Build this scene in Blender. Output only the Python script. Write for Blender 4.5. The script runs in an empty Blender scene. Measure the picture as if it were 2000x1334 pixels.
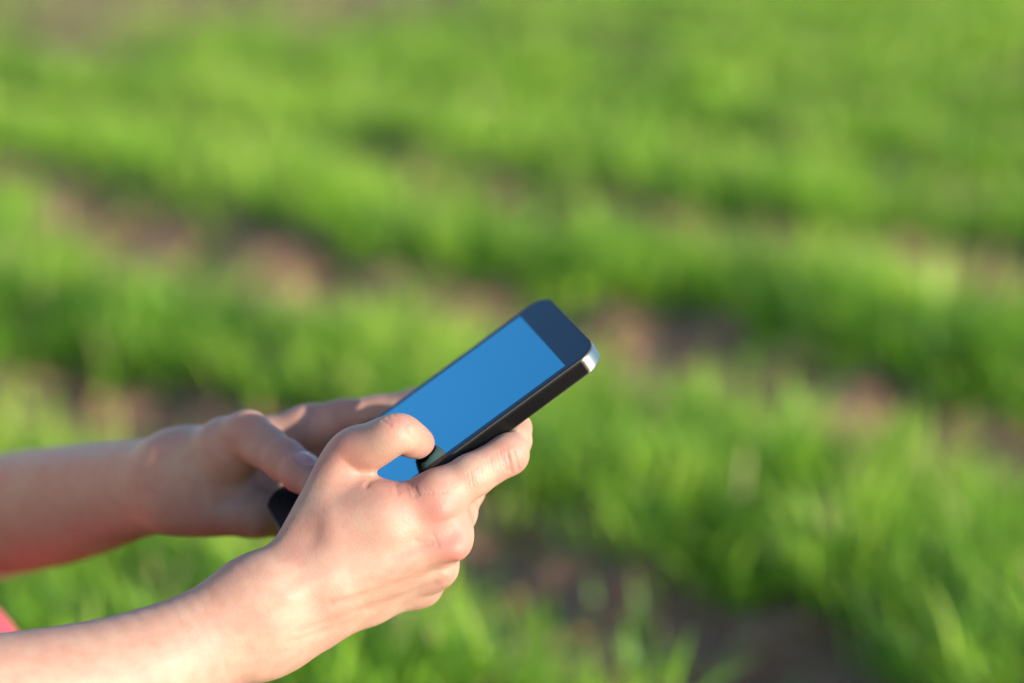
import bpy, math, random
import numpy as np
from mathutils import Matrix, Vector

# ------------------------------------------------------------------ camera, sky, sun, exposure
SC = bpy.context.scene
COL = SC.collection
H = 0.75                               # camera height above the soil (m)
PITCH = math.atan(1117 / 4722)          # looking slightly down
D0 = 1.124                             # distance of the focused plane (m)
cd = bpy.data.cameras.new('camera')
cd.lens = 85; cd.sensor_width = 36; cd.clip_start = 0.05; cd.clip_end = 5000
cd.dof.use_dof = True; cd.dof.focus_distance = D0 - 0.012; cd.dof.aperture_fstop = 2.9
cam = bpy.data.objects.new('camera', cd); COL.objects.link(cam)
cam.location = (0, 0, H); cam.rotation_euler = (math.pi / 2 - PITCH, 0, 0)
SC.camera = cam

SUN_EL, SUN_AZ = math.radians(10.2), math.radians(49)      # azimuth: to the right, behind the camera
sun_dir = Vector((math.sin(SUN_AZ) * math.cos(SUN_EL), -math.cos(SUN_AZ) * math.cos(SUN_EL), math.sin(SUN_EL)))
w = bpy.data.worlds.new('World'); SC.world = w; w.use_nodes = True
nt = w.node_tree
sky = nt.nodes.new('ShaderNodeTexSky'); sky.sky_type = 'NISHITA'; sky.sun_disc = False
sky.sun_elevation = SUN_EL; sky.sun_rotation = math.pi - SUN_AZ
sky.air_density = 1.0; sky.dust_density = 0.6; sky.ozone_density = 2.5
nt.links.new(sky.outputs[0], nt.nodes['Background'].inputs[0])
nt.nodes['Background'].inputs[1].default_value = 0.15
sl = bpy.data.lights.new('sun', 'SUN'); sl.energy = 4.2; sl.angle = math.radians(0.6); sl.color = (1.0, 0.90, 0.76)
sun = bpy.data.objects.new('sun', sl); COL.objects.link(sun); sun.location = (5, -5, 6)
sun.rotation_euler = sun_dir.to_track_quat('Z', 'Y').to_euler()
SC.view_settings.view_transform = 'Standard'; SC.view_settings.look = 'None'
SC.view_settings.exposure = 1.47; SC.view_settings.gamma = 1.0
SC.cycles.use_denoising = True
SC.cycles.max_bounces = 6; SC.cycles.caustics_reflective = False; SC.cycles.caustics_refractive = False
SC.cycles.sample_clamp_indirect = 6

# ------------------------------------------------------------------ helpers
rng = np.random.default_rng(7)
CP, SP = math.cos(PITCH), math.sin(PITCH)
def P(px, py, d):
    """a point of the held group: measured position across / down the view and mm behind the focused plane"""
    D = D0 * 1000 + d
    return np.array([(px - 1000) / 4722 * D, -(py - 667) / 4722 * D, d], float)
def to_world(p):
    p = np.asarray(p, float); X, Y, D = p[..., 0], p[..., 1], p[..., 2] + D0 * 1000
    return np.stack([X, D * CP + Y * SP, H * 1000 + Y * CP - D * SP], -1) / 1000
def from_world(q):
    q = np.asarray(q, float) * 1000; x, y, z = q[..., 0], q[..., 1], q[..., 2] - H * 1000
    return np.stack([x, y * SP + z * CP, y * CP - z * SP - D0 * 1000], -1)

def body_point(x, y, z):
    c, s_ = 0.98535, 0.17049; q = np.array([x, y, z - 0.62]) * 1000      # measured from the same origin as P(), tilted with the held group
    return np.array([q[0], q[1] * s_ + q[2] * c, q[1] * c - q[2] * s_ - D0 * 1000])

def mesh_np(name, verts, quads=None, tris=None, smooth=True):
    me = bpy.data.meshes.new(name)
    nq = 0 if quads is None else len(quads); ntr = 0 if tris is None else len(tris)
    me.vertices.add(len(verts)); me.vertices.foreach_set('co', np.ascontiguousarray(verts, np.float32).ravel())
    loops = np.concatenate([a.ravel() for a in (quads, tris) if a is not None and len(a)]).astype(np.int32)
    me.loops.add(len(loops)); me.loops.foreach_set('vertex_index', loops)
    me.polygons.add(nq + ntr)
    starts = np.concatenate([np.arange(nq) * 4, nq * 4 + np.arange(ntr) * 3]).astype(np.int32)
    me.polygons.foreach_set('loop_start', starts)
    me.update(calc_edges=True); me.validate()
    if smooth: me.polygons.foreach_set('use_smooth', np.ones(len(me.polygons), bool))
    return me
def vattr(me, name, vals):
    a = me.attributes.new(name, 'FLOAT', 'POINT'); a.data.foreach_set('value', np.ascontiguousarray(vals, np.float32))
def add(name, me, mat, parent=None, **props):
    o = bpy.data.objects.new(name, me); COL.objects.link(o)
    if mat: me.materials.append(mat)
    if parent: o.parent = parent
    for k, v in props.items(): o[k] = v
    return o
class NT:
    def __init__(s, name):
        s.m = bpy.data.materials.new(name); s.m.use_nodes = True; s.t = s.m.node_tree
        s.b = s.t.nodes['Principled BSDF']; s.out = s.t.nodes['Material Output']
    def n(s, kind, **kw):
        nd = s.t.nodes.new('ShaderNode' + kind)
        for k, v in kw.items():
            if k in nd.inputs: nd.inputs[k].default_value = v
            else: setattr(nd, k, v)
        return nd
    def l(s, a, b): s.t.links.new(a, b)
    def mix(s, fac, a, b, blend='MIX'):
        nd = s.t.nodes.new('ShaderNodeMix'); nd.data_type = 'RGBA'; nd.blend_type = blend
        for i, v in ((0, fac), (6, a), (7, b)):
            if hasattr(v, 'is_linked'): s.l(v, nd.inputs[i])
            else: nd.inputs[i].default_value = v
        return nd.outputs[2]
    def ramp(s, src, stops):
        nd = s.n('ValToRGB'); cr = nd.color_ramp
        while len(cr.elements) < len(stops): cr.elements.new(0.5)
        for e, (p, c) in zip(cr.elements, stops): e.position = p; e.color = c
        s.l(src, nd.inputs[0]); return nd.outputs[0]

# ------------------------------------------------------------------ signed distance modelling
def sdist(p, a, b, ra, rb):
    ba = (b - a).astype(np.float32); pa = p - a.astype(np.float32)
    t = np.clip((pa @ ba) / max(float(ba @ ba), 1e-6), 0, 1)
    q = pa - t[:, None] * ba
    return np.sqrt(np.einsum('ij,ij->i', q, q)) - (ra + t * (rb - ra))
def smin(a, b, k):
    h = np.maximum(k - np.abs(a - b), 0) / k
    return np.minimum(a, b) - h * h * k * 0.25
class Chain:
    """tapered limbs: segments of one path meet softly end to end, paths melt into each other over k mm"""
    def __init__(s, k, kin=3.0): s.k = k; s.kin = kin; s.paths = []
    def path(s, *nodes):
        s.paths.append([(np.array(a, np.float32), np.array(b, np.float32), ra, rb) for (a, ra), (b, rb) in zip(nodes[:-1], nodes[1:])]); return s
    def spline(s, *nodes, n=4):
        P4 = np.array([list(a) + [ra] for a, ra in nodes], float); P4 = np.vstack([2 * P4[0] - P4[1], P4, 2 * P4[-1] - P4[-2]]); out = []
        for i in range(1, len(P4) - 2):
            a, b, c, d = P4[i - 1:i + 3]
            for t in np.arange(n) / n: out.append(.5 * (2 * b + (c - a) * t + (2 * a - 5 * b + 4 * c - d) * t * t + (3 * b - a - 3 * c + d) * t ** 3))
        out.append(P4[-2])
        return s.path(*[(o[:3], o[3]) for o in out])
    def add(s, a, ra, b=None, rb=None):
        return s.path((a, ra), (a if b is None else b, ra if rb is None else rb))
    def __call__(s, p, c=None, R=0):
        f = np.full(len(p), 1e3, np.float32)
        for segs in s.paths:
            g = None
            for a, b, ra, rb in segs:
                if c is not None:
                    ba = b - a; t = np.clip(((c - a) @ ba) / max(float(ba @ ba), 1e-6), 0, 1)
                    if np.linalg.norm(c - a - t * ba) - max(ra, rb) > R: continue
                d = sdist(p, a, b, ra, rb); g = d if g is None else smin(g, d, s.kin)
            if g is not None: f = smin(f, g, s.k)
        return f
def surface(f, lo, hi, h):
    """sparse surface nets of f = 0; f(points, chunk centre, cull radius)"""
    lo = np.array(lo, float); hi = np.array(hi, float); B = 8
    nb = np.ceil((hi - lo) / (h * B)).astype(int) + 1
    g = np.stack(np.meshgrid(*[np.arange(n) for n in nb], indexing='ij'), -1).reshape(-1, 3)
    # two passes of culling: super blocks, then blocks
    cen = (lo + (g + 0.5) * B * h).astype(np.float32)
    val = np.concatenate([f(cen[i:i + 60000], None, 0) for i in range(0, len(cen), 60000)])
    g = g[np.abs(val) < B * h * 0.5 * 1.7321 * 1.25 + 0.5]
    S = 4; order = np.lexsort((g[:, 2] // S, g[:, 1] // S, g[:, 0] // S)); g = g[order]
    sup = g // S; brk = np.flatnonzero(np.any(np.diff(sup, axis=0) != 0, axis=1)) + 1
    groups = np.split(np.arange(len(g)), brk)
    off = np.stack(np.meshgrid(*[np.arange(B + 1)] * 3, indexing='ij'), -1).reshape(-1, 3)
    V = np.empty((len(g), B + 1, B + 1, B + 1), np.float32)
    for ids in groups:
        idx = (g[ids][:, None, :] * B + off[None]).reshape(-1, 3)
        p = (lo + idx * h).astype(np.float32); c = p.mean(0)
        R = float(np.linalg.norm(p - c, axis=1).max()) + 34
        V[ids] = f(p, c, R).reshape(len(ids), B + 1, B + 1, B + 1)
    N = nb * B + 4
    key = lambda ix: (ix[..., 0] * N[1] + ix[..., 1]) * N[2] + ix[..., 2]
    s = V < 0
    cs = sum(s[:, i:i + B, j:j + B, k:k + B].astype(np.int8) for i in (0, 1) for j in (0, 1) for k in (0, 1))
    bi, ci, cj, ck = np.nonzero((cs > 0) & (cs < 8))
    acc = np.zeros((len(bi), 3)); cnt = np.zeros(len(bi))
    corners = [(i, j, k) for i in (0, 1) for j in (0, 1) for k in (0, 1)]
    for a in corners:
        for ax in range(3):
            if a[ax]: continue
            b = list(a); b[ax] = 1
            va = V[bi, ci + a[0], cj + a[1], ck + a[2]]; vb = V[bi, ci + b[0], cj + b[1], ck + b[2]]
            m = (va < 0) != (vb < 0); t = np.where(m, va / np.where(m, va - vb, 1), 0)
            pt = np.tile(np.array(a, float), (len(bi), 1)); pt[:, ax] += t
            acc[m] += pt[m]; cnt[m] += 1
    cell = g[bi] * B + np.stack([ci, cj, ck], -1)
    verts = lo + (cell + acc / cnt[:, None]) * h
    kk = key(cell); o = np.argsort(kk); ks = kk[o]
    def find(ix):
        q = key(ix); r = np.clip(np.searchsorted(ks, q), 0, len(ks) - 1)
        return np.where(ks[r] == q, o[r], -1)
    quads = []
    for ax in range(3):
        A = s[:, :B, :B, :B]; sl_ = [slice(None)] + [slice(0, B)] * 3; sl_[ax + 1] = slice(1, B + 1)
        Bv = s[tuple(sl_)]
        eb, ei, ej, ek = np.nonzero(A != Bv)
        ix = g[eb] * B + np.stack([ei, ej, ek], -1)
        inside = A[eb, ei, ej, ek]
        u, v = (ax + 1) % 3, (ax + 2) % 3
        du = np.zeros(3, int); du[u] = 1; dv = np.zeros(3, int); dv[v] = 1
        q = np.stack([find(ix), find(ix - du), find(ix - du - dv), find(ix - dv)], -1)
        q[~inside] = q[~inside][:, ::-1]
        quads.append(q[(q >= 0).all(1)])
    return verts, np.concatenate(quads)
def culled(f):
    """the same function, evaluated cell by cell so that far limbs are skipped"""
    def g(p, c=None, R=0):
        cell = np.floor(p / 45).astype(np.int64); key = (cell[:, 0] * 4096 + cell[:, 1]) * 4096 + cell[:, 2]
        o = np.argsort(key, kind='stable'); out = np.empty(len(p), np.float32)
        for ids in np.split(o, np.flatnonzero(np.diff(key[o])) + 1):
            q = p[ids]; out[ids] = f(q, q.mean(0), 45 * 1.0 + 32)
        return out
    return g
def gradient(f, p, e=0.4):
    p = p.astype(np.float32); g = np.empty((len(p), 3), np.float32)
    for ax in range(3):
        d = np.zeros(3, np.float32); d[ax] = e
        g[:, ax] = f(p + d, None, 0) - f(p - d, None, 0)
    return g / np.maximum(np.linalg.norm(g, axis=1, keepdims=True), 1e-6)
def relax(f, v):
    g = gradient(f, v); return v - g * np.clip(f(v.astype(np.float32), None, 0), -1, 1)[:, None], g

# ------------------------------------------------------------------ the ground
def soil_material():
    m = NT('soil'); tc = m.n('TexCoord')
    n1 = m.n('TexNoise', Scale=9.0, Detail=8.0, Roughness=0.65); n2 = m.n('TexNoise', Scale=55.0, Detail=5.0)
    m.l(tc.outputs['Object'], n1.inputs['Vector']); m.l(tc.outputs['Object'], n2.inputs['Vector'])
    c = m.ramp(n1.outputs[0], [(0.3, (0.13, 0.06, 0.03, 1)), (0.55, (0.26, 0.135, 0.07, 1)), (0.75, (0.42, 0.25, 0.14, 1))])
    c2 = m.mix(n2.outputs[0], (0.55, 0.55, 0.55, 1), (1.2, 1.15, 1.1, 1)); c = m.mix(1.0, c, c2, 'MULTIPLY')
    m.l(c, m.b.inputs['Base Color']); m.b.inputs['Roughness'].default_value = 0.95
    b = m.n('Bump', Strength=0.8, Distance=0.02); m.l(n2.outputs[0], b.inputs['Height']); m.l(b.outputs[0], m.b.inputs['Normal'])
    return m.m
SOIL = soil_material()
ROWDIR = np.array([0.643, -0.766]); ROWN = np.array([0.766, 0.643])
GAP0, GAPS = 1.86 * H, 0.90 * H          # a bare furrow lies every GAPS metres across the rows
def vnoise(x, y, seed):
    """smooth value noise in numpy"""
    r = np.random.default_rng(seed).random((64, 64))
    xi = np.floor(x).astype(int); yi = np.floor(y).astype(int); fx = x - xi; fy = y - yi
    fx = fx * fx * (3 - 2 * fx); fy = fy * fy * (3 - 2 * fy)
    g = lambda a, b: r[a % 64, b % 64]
    return (g(xi, yi) * (1 - fx) + g(xi + 1, yi) * fx) * (1 - fy) + (g(xi, yi + 1) * (1 - fx) + g(xi + 1, yi + 1) * fx) * fy
def row_phase(x, y):
    """0 in the middle of a furrow, 0.5 in the middle of a planted strip"""
    o = x * ROWN[0] + y * ROWN[1]; a = x * ROWDIR[0] + y * ROWDIR[1]
    o = o + 0.14 * (vnoise(a * 1.3 + 5, o * 0.7 + 3, 3) - 0.5) * 2 + 0.05 * (vnoise(a * 5, o * 5, 4) - .5) * 2
    ph = (o - GAP0) / GAPS
    return np.abs(ph - np.round(ph))
def soil_height(x, y):
    ph = row_phase(x, y)
    near = np.clip((14 - y) / 6, 0, 1)
    h = 0.012 * (np.clip(ph / 0.25, 0, 1) - 0.5)
    h = h + 0.03 * (vnoise(x * 14, y * 14, 11) - .5) + 0.022 * (vnoise(x * 33, y * 33, 12) - .5)
    return h * near
def build_ground():
    ys = np.concatenate([np.linspace(-3, 0.6, 8), np.linspace(0.8, 6, 230), np.linspace(6.1, 16, 160), [20, 30, 60, 150, 500, 2500]])
    uu = np.concatenate([[-60, -12, -4, -1.4], np.linspace(-1, 1, 180), [1.4, 4, 12, 60]])
    X = uu[None, :] * (1.1 + 0.30 * np.maximum(ys, 0))[:, None]; Y = np.repeat(ys[:, None], len(uu), 1)
    Z = np.where(np.abs(uu)[None, :] <= 1.0, soil_height(X, Y), 0.0)
    v = np.stack([X, Y, Z], -1).reshape(-1, 3); nx = len(uu)
    i = np.arange((len(ys) - 1) * nx).reshape(-1, nx)[:, :-1].ravel()
    q = np.stack([i, i + 1, i + 1 + nx, i + nx], -1)
    add('ground', mesh_np('ground', v, q), SOIL, kind='structure', label='bare brown soil of the field showing between the planted rows')
build_ground()

def build_clods():
    n = 2600; V = []; Q = []
    ico = np.array([(0, 0, 1), (.89, 0, .45), (.28, .85, .45), (-.72, .53, .45), (-.72, -.53, .45), (.28, -.85, .45),
                    (.72, .53, -.45), (-.28, .85, -.45), (-.89, 0, -.45), (-.28, -.85, -.45), (.72, -.53, -.45), (0, 0, -1)])
    F = np.array([(0,1,2),(0,2,3),(0,3,4),(0,4,5),(0,5,1),(1,6,2),(2,7,3),(3,8,4),(4,9,5),(5,10,1),(6,7,2),(7,8,3),(8,9,4),(9,10,5),(10,6,1),(11,7,6),(11,8,7),(11,9,8),(11,10,9),(11,6,10)])
    y = 1.3 + rng.random(n) ** 1.5 * 6; x = (rng.random(n) - .5) * (0.9 + 0.5 * y)
    z = soil_height(x, y); ph = row_phase(x, y); keep = ph < 0.30
    k = 0
    for a, b, c in zip(x[keep], y[keep], z[keep]):
        s = 0.005 + 0.012 * rng.random() ** 3
        v = ico * (s * (0.65 + 0.6 * rng.random((12, 1)))) * np.array([1, 1, .7])
        t = rng.random() * 6.28; R = np.array([[math.cos(t), -math.sin(t), 0], [math.sin(t), math.cos(t), 0], [0, 0, 1]])
        V.append(v @ R + (a, b, c + s * .25)); Q.append(F + 12 * k); k += 1
    add('soil_clods', mesh_np('soil_clods', np.concatenate(V), None, np.concatenate(Q), False), SOIL, kind='stuff', label='crumbly brown clods scattered in the bare furrows', category='soil')
build_clods()

# ------------------------------------------------------------------ the young crop
def grass_material():
    m = NT('grass_blade')
    a = m.n('Attribute', attribute_name='tone'); t = m.n('Attribute', attribute_name='along')
    c = m.ramp(a.outputs['Fac'], [(0.0, (0.08, 0.20, 0.014, 1)), (0.35, (0.185, 0.36, 0.028, 1)), (0.7, (0.30, 0.48, 0.048, 1)), (0.93, (0.44, 0.54, 0.10, 1)), (1.0, (0.52, 0.43, 0.20, 1))])
    m.l(c, m.b.inputs['Base Color']); m.b.inputs['Roughness'].default_value = 0.45
    m.b.inputs['Specular IOR Level'].default_value = 0.35
    tr = m.n('BsdfTranslucent'); c2 = m.mix(1.0, c, (1.15, 1.25, 0.6, 1), 'MULTIPLY'); m.l(c2, tr.inputs['Color'])
    mx = m.n('MixShader'); mx.inputs[0].default_value = 0.45
    m.l(m.b.outputs[0], mx.inputs[1]); m.l(tr.outputs[0], mx.inputs[2]); m.l(mx.outputs[0], m.out.inputs['Surface'])
    return m.m
def build_grass():
    nt_, per = 32000, 12
    u = rng.random(nt_); ty = 1.05 + (1 / ((1 - u) + u / 14.0 ** 0.12)) ** (1 / 0.12) - 1.0          # denser near the viewer
    tx = (rng.random(nt_) - 0.5) * (1.30 + 0.74 * ty)
    n = nt_ * per; ti = np.repeat(np.arange(nt_), per)
    sc_ = np.clip(ty / 3.0, 1, 4) ** 0.9
    ox, oy = rng.normal(size=n) * 0.017 * sc_[ti], rng.normal(size=n) * 0.017 * sc_[ti]
    x, y = tx[ti] + ox, ty[ti] + oy
    tuft = rng.random(nt_)[ti]; tuft2 = rng.random(nt_)[ti]; cx_, cy_ = tx[ti], ty[ti]
    ph = row_phase(cx_, cy_)
    clump = vnoise(cx_ * 6, cy_ * 6, 21) * 0.6 + vnoise(cx_ * 15, cy_ * 15, 22) * 0.4
    big = vnoise(cx_ * 1.7, cy_ * 1.7, 23)
    dens = np.clip((ph - 0.222 - 0.075 * (clump - .5) * 2 - 0.05 * (big - .5) * 2) / 0.08, 0, 1)
    dens = np.maximum(dens, np.clip((y - 4.0) / 2.2, 0, 0.95) * np.clip((big - 0.12) / .2, 0.35, 1))                   # far rows close up
    dens = dens * np.clip(0.35 + 1.3 * clump, 0, 1) + 0.032
    # a bare headland far off to the left
    dens = np.where((cy_ > 6.0) & (cx_ < -0.75 + 0.5 * (cy_ - 6.6)) & (cy_ > 6.3 + 0.5 * (cx_ + 1.6) + .4 * big), dens * 0.12, dens)
    k = (rng.random(nt_)[ti] < dens) & (rng.random(n) < .5 + .5 * tuft2)
    x, y, ph, clump, big, tuft, tuft2, ox, oy = (q_[k] for q_ in (x, y, ph, clump, big, tuft, tuft2, ox, oy)); n = len(x)
    lod = np.clip(y / 2.2, 1, 12) ** 0.6
    hgt = (0.036 + 0.056 * rng.random(n)) * (0.75 + 0.5 * clump) * np.clip(0.55 + 2.2 * ph, 0.5, 1.15) * (0.85 + .3 * big) * (0.7 + 0.6 * tuft) * (1 - 0.25 * np.clip((y - 3) / 3, 0, 1))
    wid = (0.0032 + 0.0028 * rng.random(n)) * lod
    az = np.arctan2(oy, ox) + rng.normal(size=n) * 0.8; lean = 0.10 + 0.85 * rng.random(n) ** 1.4; bend = 0.4 + 1.3 * rng.random(n)
    fx, fy = np.cos(az), np.sin(az); tw = az + math.pi / 2 + rng.normal(size=n) * 0.5
    sx, sy = np.cos(tw), np.sin(tw)
    z0 = soil_height(x, y) - 0.004
    prof = [0.75, 1.0, 0.8, 0.0]; V = []; along = []
    px, py, pz = x.copy(), y.copy(), z0.copy(); ang = lean * 0.5
    for i, wv in enumerate(prof):
        if i:
            step = hgt / 3 * 1.12
            px = px + np.sin(ang) * fx * step; py = py + np.sin(ang) * fy * step; pz = pz + np.cos(ang) * step
            ang = ang + bend * 0.42
        if wv > 0:
            V.append(np.stack([px - sx * wid * wv * .5, py - sy * wid * wv * .5, pz], -1))
            V.append(np.stack([px + sx * wid * wv * .5, py + sy * wid * wv * .5, pz], -1)); along += [i / 3, i / 3]
        else:
            V.append(np.stack([px, py, pz], -1)); along += [1.0]
    Vv = np.stack(V, 1).reshape(-1, 3); base = np.arange(n) * 7
    q = np.concatenate([np.stack([base + a, base + a + 1, base + a + 3, base + a + 2], -1) for a in (0, 2)])
    t = np.stack([base + 4, base + 5, base + 6], -1)
    me = mesh_np('grass', Vv, q, t)
    tone = np.clip(0.42 + 0.14 * rng.normal(size=n) + 0.45 * (big - .5) + 0.3 * (clump - .5) + 0.7 * (tuft2 - .5), 0, 0.93)
    tone = np.where(rng.random(n) < 0.03, 1.0, tone)
    vattr(me, 'tone', np.repeat(tone, 7)); vattr(me, 'along', np.tile(along, n))
    add('grass', me, grass_material(), kind='stuff', label='rows of short green young crop filling the whole field', category='grass')
    print('grass blades', n)
build_grass()

# ------------------------------------------------------------------ the phone
PU = np.array([0.8066, 0.5892, 0.0470]); PU /= np.linalg.norm(PU)            # bottom to top
PV = np.array([0.306, -0.349, -0.886]); PV -= PU * (PU @ PV); PV /= np.linalg.norm(PV)   # far side to near side
PN = np.cross(PU, PV); PN = -PN if PN[2] > 0 else PN                          # out of the screen
PC = P(1167, 678, 0)                                                          # near top corner of the glass
PW, PL, PT, PR = 76.0, 172.0, 9.3, 10.5
PCEN = PC - PV * PW / 2 - PU * PL / 2 - PN * PT / 2
def phone_sdf(p, grow=0.0):
    q = p - PCEN.astype(np.float32)
    x = np.abs(q @ PV.astype(np.float32)) - (PW / 2 - PR); y = np.abs(q @ PU.astype(np.float32)) - (PL / 2 - PR)
    z = np.abs(q @ PN.astype(np.float32)) - (PT / 2)
    d2 = np.sqrt(np.maximum(x, 0) ** 2 + np.maximum(y, 0) ** 2) + np.minimum(np.maximum(x, y), 0) - PR
    return np.minimum(np.maximum(d2, z), 0) + np.sqrt(np.maximum(d2, 0) ** 2 + np.maximum(z, 0) ** 2) - grow
def outline(wd, ln, r, n=14, cx=0, cy=0):
    pts = []
    for sx, sy, a0 in ((1, 1, 0), (-1, 1, 90), (-1, -1, 180), (1, -1, 270)):
        for i in range(n + 1):
            a = math.radians(a0 + 90 * i / n)
            pts.append((cx + sx * (wd / 2 - r) + r * math.cos(a), cy + sy * (ln / 2 - r) + r * math.sin(a)))
    return np.array(pts)
def loft(name, rings, mat, parent, cap0=True, cap1=True, flat=False):
    """rings: list of (outline pts Nx2, height mm) in the phone's own axes"""
    N = len(rings[0][0]); V = []; F = []
    for pts, z in rings:
        V += [(a / 1000, b / 1000, z / 1000) for a, b in pts]
    for k in range(len(rings) - 1):
        for i in range(N):
            j = (i + 1) % N; F.append((k * N + i, k * N + j, (k + 1) * N + j, (k + 1) * N + i))
    if cap0: F.append(tuple(range(N))[::-1])
    if cap1: F.append(tuple((len(rings) - 1) * N + i for i in range(N)))
    me = bpy.data.meshes.new(name); me.from_pydata(V, [], F); me.update()
    for p in me.polygons: p.use_smooth = len(p.vertices) == 4
    if hasattr(me, 'set_sharp_from_angle'): me.set_sharp_from_angle(angle=math.radians(35))
    return add(name, me, mat, parent)
def build_phone():
    root = bpy.data.objects.new('smartphone', None); COL.objects.link(root)
    o = to_world(PCEN); ax = [to_world(PCEN + a * 1000) - o for a in (PV, PU, PN)]
    M = Matrix.Identity(4)
    for i in range(3):
        for j in range(3): M[j][i] = float(ax[i][j])
        M[i][3] = float(o[i])
    root.matrix_world = M; root.empty_display_size = 0.03
    root['label'] = 'black smartphone with metal edge and plain blue screen held by both hands'; root['category'] = 'smartphone'
    mb = NT('brushed_dark_metal'); mb.b.inputs['Base Color'].default_value = (0.035, 0.035, 0.037, 1); mb.b.inputs['Metallic'].default_value = 1.0
    mb.b.inputs['Roughness'].default_value = 0.24
    tc = mb.n('TexCoord'); mp = mb.n('Mapping'); mp.inputs['Scale'].default_value = (300, 8, 4000)
    nz = mb.n('TexNoise', Scale=1.0, Detail=3.0); mb.l(tc.outputs['Object'], mp.inputs[0]); mb.l(mp.outputs[0], nz.inputs['Vector'])
    rr = mb.n('MapRange'); rr.inputs[3].default_value = 0.36; rr.inputs[4].default_value = 0.44
    mb.b.inputs['Anisotropic'].default_value = 0.9; mb.b.inputs['Anisotropic Rotation'].default_value = 0.25
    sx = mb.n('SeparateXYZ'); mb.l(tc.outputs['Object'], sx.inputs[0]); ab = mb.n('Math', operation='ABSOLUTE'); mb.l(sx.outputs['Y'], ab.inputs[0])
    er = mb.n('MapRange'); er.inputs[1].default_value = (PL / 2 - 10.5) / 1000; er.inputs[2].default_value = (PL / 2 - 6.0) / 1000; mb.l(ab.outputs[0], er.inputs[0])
    mb.l(mb.mix(er.outputs[0], (0.025, 0.025, 0.027, 1), (0.50, 0.55, 0.54, 1)), mb.b.inputs['Base Color'])   # corner highlight painted into the base colour: silver ends, dark sides
    tg = mb.n('Tangent', direction_type='RADIAL', axis='Z'); mb.l(tg.outputs[0], mb.b.inputs['Tangent'])
    mb.l(nz.outputs[0], rr.inputs[0]); mb.l(rr.outputs[0], mb.b.inputs['Roughness'])
    mk = NT('black_gasket'); mk.b.inputs['Base Color'].default_value = (0.006, 0.006, 0.007, 1); mk.b.inputs['Roughness'].default_value = 0.5
    mg = NT('black_glass'); mg.b.inputs['Base Color'].default_value = (0.0, 0.006, 0.014, 1); mg.b.inputs['Roughness'].default_value = 0.03
    mg.b.inputs['IOR'].default_value = 1.52; mg.b.inputs['Specular Tint'].default_value = (0.12, 0.62, 1.0, 1); mg.b.inputs['Specular IOR Level'].default_value = 0.42
    md = NT('display_panel'); md.b.inputs['Base Color'].default_value = (0.055, 0.315, 0.44, 1); md.b.inputs['Metallic'].default_value = 1.0; md.b.inputs['Roughness'].default_value = 0.045
    tc2 = md.n('TexCoord'); sm = md.n('TexNoise', Scale=60.0, Detail=5.0); md.l(tc2.outputs['Object'], sm.inputs['Vector'])
    sr = md.n('MapRange'); sr.inputs[1].default_value = .4; sr.inputs[2].default_value = .75; sr.inputs[3].default_value = .035; sr.inputs[4].default_value = .11; md.l(sm.outputs[0], sr.inputs[0]); md.l(sr.outputs[0], md.b.inputs['Roughness'])
    t = PT / 2
    rings = [(outline(PW - 1.6, PL - 1.6, PR - .8), -t + 0.5)]
    for i in range(13):
        a = -1 + i / 6; e = 0.25 * a * a + (0.6 if i in (0, 12) else 0)
        rings.append((outline(PW - e, PL - e, PR - e / 2), a * (t - 0.85) - .2))
    rings.append((outline(PW - 1.7, PL - 1.7, PR - .85), t - 1.0))
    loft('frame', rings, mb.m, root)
    loft('gasket', [(outline(PW - 1.4, PL - 1.4, PR - .7), t - 1.0), (outline(PW - .7, PL - .7, PR - .35), t - .98), (outline(PW - .7, PL - .7, PR - .35), t - .2), (outline(PW - 1.2, PL - 1.2, PR - .6), t - .06), (outline(PW - 2.6, PL - 2.6, PR - 1.3), t - .06)], mk.m, root)
    loft('front_glass', [(outline(PW - 2.7, PL - 2.7, PR - 1.35), t - .06), (outline(PW - 2.8, PL - 2.8, PR - 1.4), t)], mg.m, root)
    loft('display', [(outline(PW - 8.0, PL - 37, .3, 2, 0, 1.5), t + .004), (outline(PW - 8.0, PL - 37, .3, 2, 0, 1.5), t + .02)], md.m, root)
    loft('back_panel', [(outline(PW - 3, PL - 3, PR - 1.5), -t), (outline(PW - 1.5, PL - 1.5, PR - .75), -t + .25), (outline(PW - 1.5, PL - 1.5, PR - .75), -t + .5)], mk.m, root)
    loft('home_button', [(outline(11, 11, 5.49, 10, 0, -PL / 2 + 9), t + .003), (outline(11, 11, 5.49, 10, 0, -PL / 2 + 9), t + .05)], mk.m, root)
build_phone()

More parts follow.
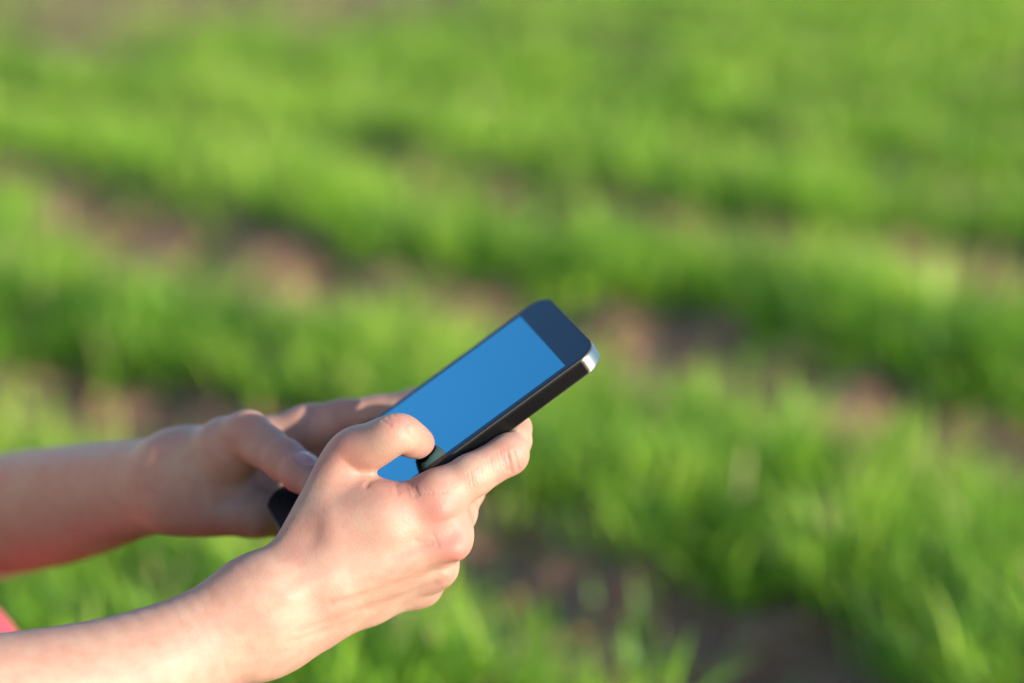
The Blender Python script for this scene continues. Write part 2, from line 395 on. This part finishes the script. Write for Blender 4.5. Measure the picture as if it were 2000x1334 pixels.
# ------------------------------------------------------------------ the person
def right_arm():
    W1, W2 = P(502, 1166, -12), P(528, 1234, -6)
    arm = Chain(14, 0.4)
    arm.spline((P(-430, 1430, -92), 33), (P(-150, 1405, -66), 34), (P(150, 1340, -38), 28), (P(330, 1268, -22), 21.5), (P(440, 1202, -15), 17.8), (W1, 16.5))
    arm.spline((P(-430, 1460, -88), 32), (P(-150, 1445, -62), 33), (P(150, 1385, -34), 27.5), (P(330, 1310, -18), 21.5), (P(450, 1262, -10), 18.2), (W2, 17.5))
    palm = Chain(11, 5)
    mcI, mcM, mcR, mcP = P(850, 972, -9), P(872, 1048, -8), P(848, 1106, 5), P(820, 1144, 17)
    palm.path((W1, 16.5), (P(600, 1100, -10), 13), (P(740, 1030, -10), 11.5), (mcI, 11.3))
    palm.path((P(560, 1165, -12), 16), (P(640, 1140, -12), 13), (mcM, 10.8))
    palm.path((P(570, 1190, -6), 15), (P(640, 1170, -4), 12.5), (mcR, 9.8))
    palm.path((W2, 17), (P(620, 1212, 2), 12.5), (P(720, 1175, 10), 10.5), (mcP, 8.8))
    palm.path((P(610, 1160, 14), 14), (P(720, 1130, 22), 13))                      # heel of the hand, palm side
    palm.path((P(640, 1040, 8), 15), (P(700, 970, 10), 12))                        # ball of the thumb
    palm.path((P(690, 965, -3), 10.5), (P(765, 1000, -8), 12)); palm.path((P(660, 1020, -10), 11), (P(740, 1010, -10), 11.5))                        # muscle of the web
    th = Chain(7, 4)
    cmc, mcp, ip, tip = P(578, 1090, -6), P(682, 894, 0), P(776, 847, -13), P(818, 866, 8)
    th.kin = 0.4; th.spline((cmc, 12.5), (P(630, 990, -2), 12), (mcp, 11.7), (P(730, 869, -8), 10.6), (ip, 9.4), (P(801, 857, -2), 8.7), (tip, 7.4), n=12)
    fi = Chain(5)
    fi.path((mcI, 11.2), (P(920, 930, -7), 9.9), (P(992, 888, 0), 9.3), (P(1001, 860, 12), 8.6), (P(1003, 838, 22), 8.2), (P(985, 815, 38), 7.0))
    fm = Chain(5)
    fm.path((mcM, 10.5), (P(892, 1002, 12), 9.2), (P(909, 958, 28), 8.9), (P(905, 905, 48), 8.0), (P(885, 880, 66), 7))
    fr = Chain(5)
    fr.path((mcR, 9.6), (P(862, 1060, 24), 8.8), (P(878, 1010, 44), 8.6), (P(876, 955, 64), 7.8), (P(860, 930, 80), 6.8))
    fp = Chain(5)
    fp.path((mcP, 8.8), (P(832, 1105, 36), 7.8), (P(842, 1065, 52), 7.6), (P(846, 1010, 70), 7), (P(830, 985, 84), 6))
    return arm, palm, th, [fi, fm, fr, fp]
def left_arm():
    W1, W2 = P(352, 916, 92), P(352, 962, 94)
    arm = Chain(14, 0.4)
    arm.spline((P(-95, 1022, 318), 33), (P(0, 996, 268), 31), (P(130, 970, 200), 27.5), (P(250, 942, 142), 21.5), (W1, 17.5))
    arm.spline((P(-95, 1050, 320), 33), (P(0, 1020, 270), 31), (P(130, 1000, 202), 27.5), (P(250, 974, 143), 21.5), (W2, 17.5))
    palm = Chain(11, 5)
    mcI, mcM, mcR, mcP = P(602, 838, 100), P(612, 900, 108), P(600, 960, 106), P(580, 1012, 98)
    palm.path((W1, 17), (P(430, 893, 98), 13.5), (P(520, 864, 100), 12), (mcI, 11))
    palm.path((P(380, 930, 98), 16), (P(440, 925, 104), 12.5), (mcM, 11))
    palm.path((P(380, 955, 98), 16), (P(440, 960, 104), 12.5), (mcR, 10.5))
    palm.path((W2, 17), (P(430, 990, 97), 12.5), (P(500, 1002, 96), 11), (mcP, 10))
    palm.path((P(425, 985, 84), 14), (P(500, 1000, 82), 12))
    palm.path((P(405, 905, 82), 15.5), (P(455, 880, 74), 14), (P(492, 872, 70), 10))
    th = Chain(7, 4)
    th.path((P(398, 898, 82), 13), (P(440, 868, 72), 12.5), (P(482, 851, 62), 11.6), (P(520, 874, 52), 10), (P(556, 899, 42), 9.8), (P(590, 924, 31), 9.2), (P(615, 944, 22), 7.6))
    fi = Chain(5).path((mcI, 10.8), (P(670, 818, 104), 9.6), (P(742, 808, 104), 9.2), (P(812, 790, 98), 8), (P(860, 775, 92), 7))
    fm = Chain(5).path((mcM, 10.5), (P(742, 852, 112), 9), (P(830, 792, 100), 8), (P(870, 765, 96), 7))
    fr = Chain(5).path((mcR, 10), (P(730, 905, 108), 8.6), (P(800, 850, 96), 7.6), (P(840, 825, 92), 6.6))
    fp = Chain(5).path((mcP, 9), (P(690, 960, 98), 7.8), (P(750, 912, 88), 7), (P(785, 890, 84), 6))
    return arm, palm, th, [fi, fm, fr, fp]
def arm_function(parts):
    arm, palm, th, fingers = parts
    def f(p, c=None, R=0):
        fg = fingers[0](p, c, R)
        for q in fingers[1:]: fg = smin(fg, q(p, c, R), 1.6)
        b = smin(palm(p, c, R), arm(p, c, R), 16)
        b = smin(b, fg, 8)
        b = smin(b, th(p, c, R), 6)
        ph = 0.25 - phone_sdf(p)                          # flesh rests against the phone, never inside it
        k = 1.5; hh = np.maximum(k - np.abs(b - ph), 0) / k
        return np.maximum(b, ph) + hh * hh * k * 0.25
    return f
def project(v):
    D = D0 * 1000 + v[:, 2]; return np.stack([1000 + 4722 * v[:, 0] / D, 667 - 4722 * v[:, 1] / D], -1)
def bumps(v, n, feats):
    out = np.zeros(len(v))
    for c, s, hgt in feats:
        m = np.flatnonzero((np.abs(v - c) < 4.5 * s).all(1)); out[m] += hgt * np.exp(-((v[m] - c) ** 2).sum(1) / (2 * s * s))
    return out
def polyline_dist(q, pts):
    pts = np.array(pts, float); out = np.full(len(q), 1e4)
    m = np.flatnonzero(((q > pts.min(0) - 60) & (q < pts.max(0) + 60)).all(1)); qq = q[m]; best = np.full(len(m), 1e4)
    for a, b in zip(pts[:-1], pts[1:]):
        ba = b - a; t = np.clip((qq - a) @ ba / (ba @ ba), 0, 1); best = np.minimum(best, np.linalg.norm(qq - a - t[:, None] * ba, axis=1))
    out[m] = best; return out
def refine(f, v, n, q, mask):
    """split the quads whose corners all lie in mask into four, new points pulled back onto the surface"""
    m = mask[q].all(1); qs = q[m]; rest = q[~m]
    e = np.concatenate([np.sort(qs[:, [i, (i + 1) % 4]], 1) for i in range(4)])
    ue, inv = np.unique(e, axis=0, return_inverse=True); inv = inv.reshape(-1)
    er = np.sort(np.concatenate([rest[:, [i, (i + 1) % 4]] for i in range(4)]), 1)
    keyf = lambda a: a[:, 0].astype(np.int64) * (len(v) + 1) + a[:, 1]
    rim = np.isin(keyf(ue), keyf(er))
    mid = v[ue].mean(1); cen = v[qs].mean(1); n0 = len(v); new = np.concatenate([mid, cen])
    g = gradient(f, new); mv = new - g * np.clip(f(new.astype(np.float32), None, 0), -.5, .5)[:, None]
    mv[:len(mid)][rim] = mid[rim]
    ei = inv.reshape(4, -1).T + n0; ci = np.arange(len(qs)) + n0 + len(mid)
    sub = [np.stack([qs[:, i], ei[:, i], ci, ei[:, (i + 3) % 4]], -1) for i in range(4)]
    return np.concatenate([v, mv]), np.concatenate([n, g]), np.concatenate([rest] + sub)
def build_skin():
    V, Q, RED, NAIL = [], [], [], []
    # right hand, nearest the viewer
    fR = arm_function(right_arm())
    v, q = surface(fR, P(-520, 1600, -140) - 20, [70, 10, 110], 0.8)
    fR = culled(fR); v, n = relax(fR, v)
    px = project(v)
    v, n, q = refine(fR, v, n, q, (px[:, 0] > 690) & (px[:, 1] < 1130) & (n[:, 2] < 0.3))
    px = project(v); front = np.clip(-n[:, 2] * 1.6, 0, 1); mm = 4.25
    d = np.zeros(len(v))
    d += bumps(v, n, [(P(866, 1000, -18), 5.0, 1.5), (P(893, 1074, -16), 4.6, 1.6), (P(872, 1118, -4), 4, 1.0), (P(838, 1156, 10), 3.6, .9),
                      (P(678, 878, -8), 6, 1.3), (P(508, 1300, -16), 6, 2.2), (P(1002, 898, -8), 4, .5)])
    d -= bumps(v, n, [(P(884, 1038, -18), 4.5, 1.4), (P(880, 1096, -8), 3.2, 1.3), (P(858, 1136, 4), 3, 1.2), (P(588, 1068, -20), 7, 2.2), (P(800, 955, -14), 6, 1.0)])
    for pts, s, hgt in (([(862, 1000), (760, 1062), (640, 1120), (560, 1165)], 2.6, .55), ([(890, 1072), (780, 1102), (660, 1135), (570, 1170)], 2.6, .5),
                        ([(672, 882), (640, 950), (600, 1030), (570, 1090)], 2.8, .35), ([(865, 1116), (760, 1150), (640, 1175)], 2.6, .4),
                        ([(886, 1102), (800, 1132), (720, 1160), (650, 1180)], 1.5, -.75), ([(850, 1140), (790, 1165), (720, 1192)], 1.4, -.6),
                        ([(884, 1042), (830, 1058), (770, 1080)], 3.0, -.6)):
        d += hgt * front * np.exp(-(polyline_dist(px, pts) / mm / s) ** 2 / 2)
    # creases and fine folds
    creases = [([(716, 948), (722, 940), (740, 934), (757, 934), (770, 941)], .9, .5), ([(776, 938), (774, 950), (777, 962)], .9, .35),
               ([(796, 942), (808, 950), (813, 966)], .9, .3),
               ([(1004, 884), (1009, 900), (1013, 916)], .7, .6), ([(991, 890), (995, 905), (998, 920)], .7, .42), ([(1013, 886), (1018, 898), (1020, 908)], .6, .36), ([(983, 892), (986, 905), (990, 917)], .6, .28),
               ([(757, 816), (775, 822), (788, 832), (797, 846)], .7, .5), ([(768, 811), (784, 818), (797, 829)], .6, .42), ([(790, 836), (801, 850), (806, 858)], .6, .34), ([(748, 822), (762, 830)], .7, .35),
               ([(812, 1056), (828, 1062), (843, 1060)], 1.0, .3), ([(845, 1044), (852, 1056), (855, 1066)], .8, .22),
               ([(560, 1255), (620, 1238), (690, 1216)], 1.0, .3), ([(578, 1235), (640, 1215), (700, 1190)], .9, .2)]
    for i in range(9): creases.append(([(792 + 9 * i, 946 + 2 * i), (800 + 9 * i, 968 - i)], .55, .10 + .06 * (i % 3)))
    for i in range(14):
        x0 = 905 + 6.5 * i; y0 = 944 - 4.2 * i
        creases.append(([(x0, y0 - 16), (x0 + 6, y0 + 14)], .45, .08 + .06 * (i % 3)))
    for pts, s, hgt in creases:
        d -= hgt * front * np.exp(-(polyline_dist(px, pts) / mm / s) ** 2 / 2)
    v2 = v + n * d[:, None]
    red = 0.95 * bumps(v, n, [(P(868, 1000, -20), 8, 1), (P(894, 1076, -18), 7, 1), (P(872, 1120, -4), 5, .6), (P(680, 882, -10), 7, .7), (P(776, 822, -24), 6, .7),
                              (P(1000, 898, -9), 7, .75), (P(770, 955, -14), 9, .35), (P(812, 955, -14), 8, .4), (P(838, 872, 6), 9, .7), (P(590, 1070, -20), 8, .35)])
    for pts, s, hgt in creases[:7]: red = red + .08 * front * np.exp(-(polyline_dist(px, pts) / mm / (s * 1.2)) ** 2 / 2)
    V.append(v2); Q.append(q); RED.append(red); NAIL.append(np.zeros(len(v)))
    # left hand, behind the phone
    fL = arm_function(left_arm())
    v, q = surface(fL, [-460, -150, 0], [10, 10, 330], 1.3)
    fL = culled(fL); v, n = relax(fL, v)
    px = project(v); front = np.clip(-n[:, 2] * 1.6 + .3, 0, 1)
    d = bumps(v, n, [(P(488, 828, 54), 6, 1.6), (P(556, 880, 36), 5, .7)]) - bumps(v, n, [(P(520, 955, 85), 9, 1.5)])
    for pts, s, hgt in (([(575, 850), (592, 825), (604, 800)], 1.6, -1.2), ([(430, 985), (480, 965), (520, 945)], 1.6, -.7), ([(395, 880), (392, 940), (400, 1000)], 1.4, -.5), ([(0, 925), (180, 890), (340, 868), (420, 850)], 4, .6)):
        d += hgt * front * np.exp(-(polyline_dist(px, pts) / 3.9 / s) ** 2 / 2)
    # thumb nail: a shallow plate set into the back of the tip
    A, T = P(590, 924, 31), P(615, 944, 22); ax = (T - A) / np.linalg.norm(T - A)
    up = np.array([.45, .62, -.62]); up -= ax * (up @ ax); up /= np.linalg.norm(up); sd = np.cross(ax, up)
    r = v - (A + ax * 2.0); a1, a2 = r @ ax, r @ sd
    e = (np.abs(a1) / 6.6) ** 3 + (np.abs(a2) / 5.6) ** 3; facing = (n @ up) > .25; near = np.linalg.norm(r, axis=1) < 14
    nail = np.clip((1.05 - e) / .15, 0, 1) * facing * near
    d -= .35 * nail; d += .35 * np.exp(-((e - 1.5) / .35) ** 2) * facing * near
    red = .8 * bumps(v, n, [(P(488, 828, 52), 8, .6), (P(540, 885, 38), 8, .7), (P(585, 940, 24), 9, 1), (P(420, 1030, 84), 14, .8), (P(640, 810, 95), 14, .5)])
    V.append(v + n * d[:, None]); Q.append(q); RED.append(red); NAIL.append(nail)
    # neck, head, chest and upper arms (outside the frame)
    Wd = body_point
    b = Chain(40)
    b.path((P(-430, 1445, -92), 37), (Wd(-.50, 1.035, .50), 44)); b.path((P(-95, 1036, 319), 36), (Wd(-.52, 1.355, .50), 44))
    b.path((Wd(-.53, 1.06, .50), 50), (Wd(-.53, 1.33, .50), 50)); b.path((Wd(-.55, 1.14, .44), 85), (Wd(-.62, 1.15, .2), 95)); b.path((Wd(-.55, 1.25, .44), 85), (Wd(-.62, 1.24, .2), 95))
    b.path((Wd(-.54, 1.195, .52), 52), (Wd(-.50, 1.195, .63), 46))
    hd = Chain(22)
    hd.add(Wd(-.485, 1.195, .765), 84); hd.path((Wd(-.45, 1.195, .735), 58), (Wd(-.425, 1.195, .665), 34)); hd.path((Wd(-.392, 1.195, .735), 10), (Wd(-.368, 1.195, .705), 13))
    for s in (-1, 1):
        hd.add(Wd(-.49, 1.195 + s * .085, .72), 14, Wd(-.495, 1.195 + s * .088, .745), 17)
    hd.path((Wd(-.392, 1.18, .675), 10), (Wd(-.392, 1.21, .675), 10))
    def fB(p, c=None, R=0): return smin(b(p), hd(p), 30)
    corners = np.array([Wd(x, y, z) for x in (-.80, -.2) for y in (.85, 1.55) for z in (.05, .9)])
    v, q = surface(fB, corners.min(0), corners.max(0), 7.0)
    V.append(v); Q.append(q); RED.append(np.zeros(len(v))); NAIL.append(np.zeros(len(v)))
    off = np.cumsum([0] + [len(a) for a in V[:-1]])
    me = mesh_np('person', to_world(np.concatenate(V)), np.concatenate([a + o for a, o in zip(Q, off)]))
    vattr(me, 'flush', np.clip(np.concatenate(RED), 0, 1)); vattr(me, 'nail', np.concatenate(NAIL))
    print('skin verts', [len(a) for a in V])
    return me
def skin_material():
    m = NT('skin'); tc = m.n('TexCoord'); fl = m.n('Attribute', attribute_name='flush'); na = m.n('Attribute', attribute_name='nail')
    n1 = m.n('TexNoise', Scale=42.0, Detail=4.0, Roughness=.6); n2 = m.n('TexNoise', Scale=650.0, Detail=4.0); vo = m.n('TexVoronoi', Scale=900.0); n3 = m.n('TexNoise', Scale=150.0, Detail=3.0)
    for x in (n1, n2, vo, n3): m.l(tc.outputs['Object'], x.inputs['Vector'])
    c = m.ramp(n1.outputs[0], [(.32, (.305, .168, .132, 1)), (.5, (.315, .192, .148, 1)), (.68, (.32, .215, .165, 1))])
    sp = m.ramp(n3.outputs[0], [(.33, (.97, .91, .89, 1)), (.62, (1.03, 1.04, 1.03, 1))]); c = m.mix(1.0, c, sp, 'MULTIPLY')
    c = m.mix(fl.outputs['Fac'], c, (.335, .135, .11, 1)); c = m.mix(na.outputs['Fac'], c, (.42, .20, .18, 1))
    m.l(c, m.b.inputs['Base Color'])
    m.b.inputs['Subsurface Weight'].default_value = .30; m.b.inputs['Subsurface Radius'].default_value = (1.0, .36, .2); m.b.inputs['Subsurface Scale'].default_value = .006
    rg = m.n('MapRange'); rg.inputs[3].default_value = .58; rg.inputs[4].default_value = .25; m.l(na.outputs['Fac'], rg.inputs[0]); m.l(rg.outputs[0], m.b.inputs['Roughness'])
    m.b.inputs['Specular IOR Level'].default_value = .33
    b1 = m.n('Bump', Strength=.26, Distance=.0003); m.l(vo.outputs['Distance'], b1.inputs['Height'])
    b2 = m.n('Bump', Strength=.07, Distance=.0005); m.l(n2.outputs[0], b2.inputs['Height']); m.l(b1.outputs[0], b2.inputs['Normal'])
    m.l(b2.outputs[0], m.b.inputs['Normal'])
    return m.m
PERSON = add('person', build_skin(), skin_material(), label='person in pink clothing seen as two bare forearms and hands gripping a smartphone', category='person')

def cloth_material(name, col):
    m = NT(name); tc = m.n('TexCoord'); n1 = m.n('TexNoise', Scale=25.0, Detail=4.0); wv = m.n('TexNoise', Scale=1500.0, Detail=1.0)
    m.l(tc.outputs['Object'], n1.inputs['Vector']); m.l(tc.outputs['Object'], wv.inputs['Vector'])
    c = m.mix(n1.outputs[0], tuple(a * .8 for a in col) + (1,), tuple(min(a * 1.15, 1) for a in col) + (1,)); m.l(c, m.b.inputs['Base Color'])
    m.b.inputs['Roughness'].default_value = .9; m.b.inputs['Sheen Weight'].default_value = .05
    b = m.n('Bump', Strength=.4, Distance=.001); m.l(wv.outputs[0], b.inputs['Height']); m.l(b.outputs[0], m.b.inputs['Normal'])
    return m.m
def build_clothes():
    Wd = body_point
    t = Chain(45)
    t.path((Wd(-.46, 1.015, .46), 60), (Wd(-.505, 1.04, .51), 70)); t.path((Wd(-.48, 1.365, .46), 60), (Wd(-.525, 1.355, .51), 70))
    t.path((Wd(-.53, 1.07, .49), 62), (Wd(-.53, 1.32, .49), 62)); t.path((Wd(-.545, 1.14, .43), 98), (Wd(-.615, 1.14, .13), 116)); t.path((Wd(-.545, 1.25, .43), 98), (Wd(-.615, 1.25, .13), 116))
    def fT(p, c=None, R=0):
        q = to_world(p); base = t(p)
        return base + 3.5 * np.sin(q[:, 1] * 70 + q[:, 2] * 35 + 3 * np.sin(q[:, 0] * 20)).astype(np.float32) * .6
    corners = np.array([Wd(x, y, z) for x in (-.80, -.15) for y in (.85, 1.5) for z in (0.0, .65)])
    v, q = surface(fT, corners.min(0), corners.max(0), 6.0)
    add('top', mesh_np('top', to_world(v), q), cloth_material('pale_cloth', (.52, .50, .50)), PERSON)
    l = Chain(30)
    l.path((Wd(-.64, 1.12, .10), 88), (Wd(-.36, 1.12, .085), 66)); l.path((Wd(-.36, 1.12, .04), 58), (Wd(-.72, 1.12, .0), 45))
    l.path((Wd(-.64, 1.27, .10), 88), (Wd(-.336, 1.295, .195), 64)); l.path((Wd(-.336, 1.295, .19), 60), (Wd(-.50, 1.29, .0), 44))
    corners = np.array([Wd(x, y, z) for x in (-.85, -.2) for y in (.95, 1.45) for z in (-.1, .35)])
    v, q = surface(lambda p, c=None, R=0: l(p), corners.min(0), corners.max(0), 8.0)
    add('trousers', mesh_np('trousers', to_world(v), q), cloth_material('pink_cloth', (.46, .045, .085)), PERSON, label='pink trousers')
    hr = Chain(25)
    hr.add(Wd(-.51, 1.195, .785), 92); hr.path((Wd(-.55, 1.195, .76), 70), (Wd(-.59, 1.195, .62), 48), (Wd(-.61, 1.195, .48), 28))
    corners = np.array([Wd(x, y, z) for x in (-.72, -.4) for y in (1.05, 1.35) for z in (.42, .93)])
    v, q = surface(lambda p, c=None, R=0: hr(p), corners.min(0), corners.max(0), 6.0)
    add('hair', mesh_np('hair', to_world(v), q), cloth_material('brown_hair', (.07, .04, .025)), PERSON)
build_clothes()
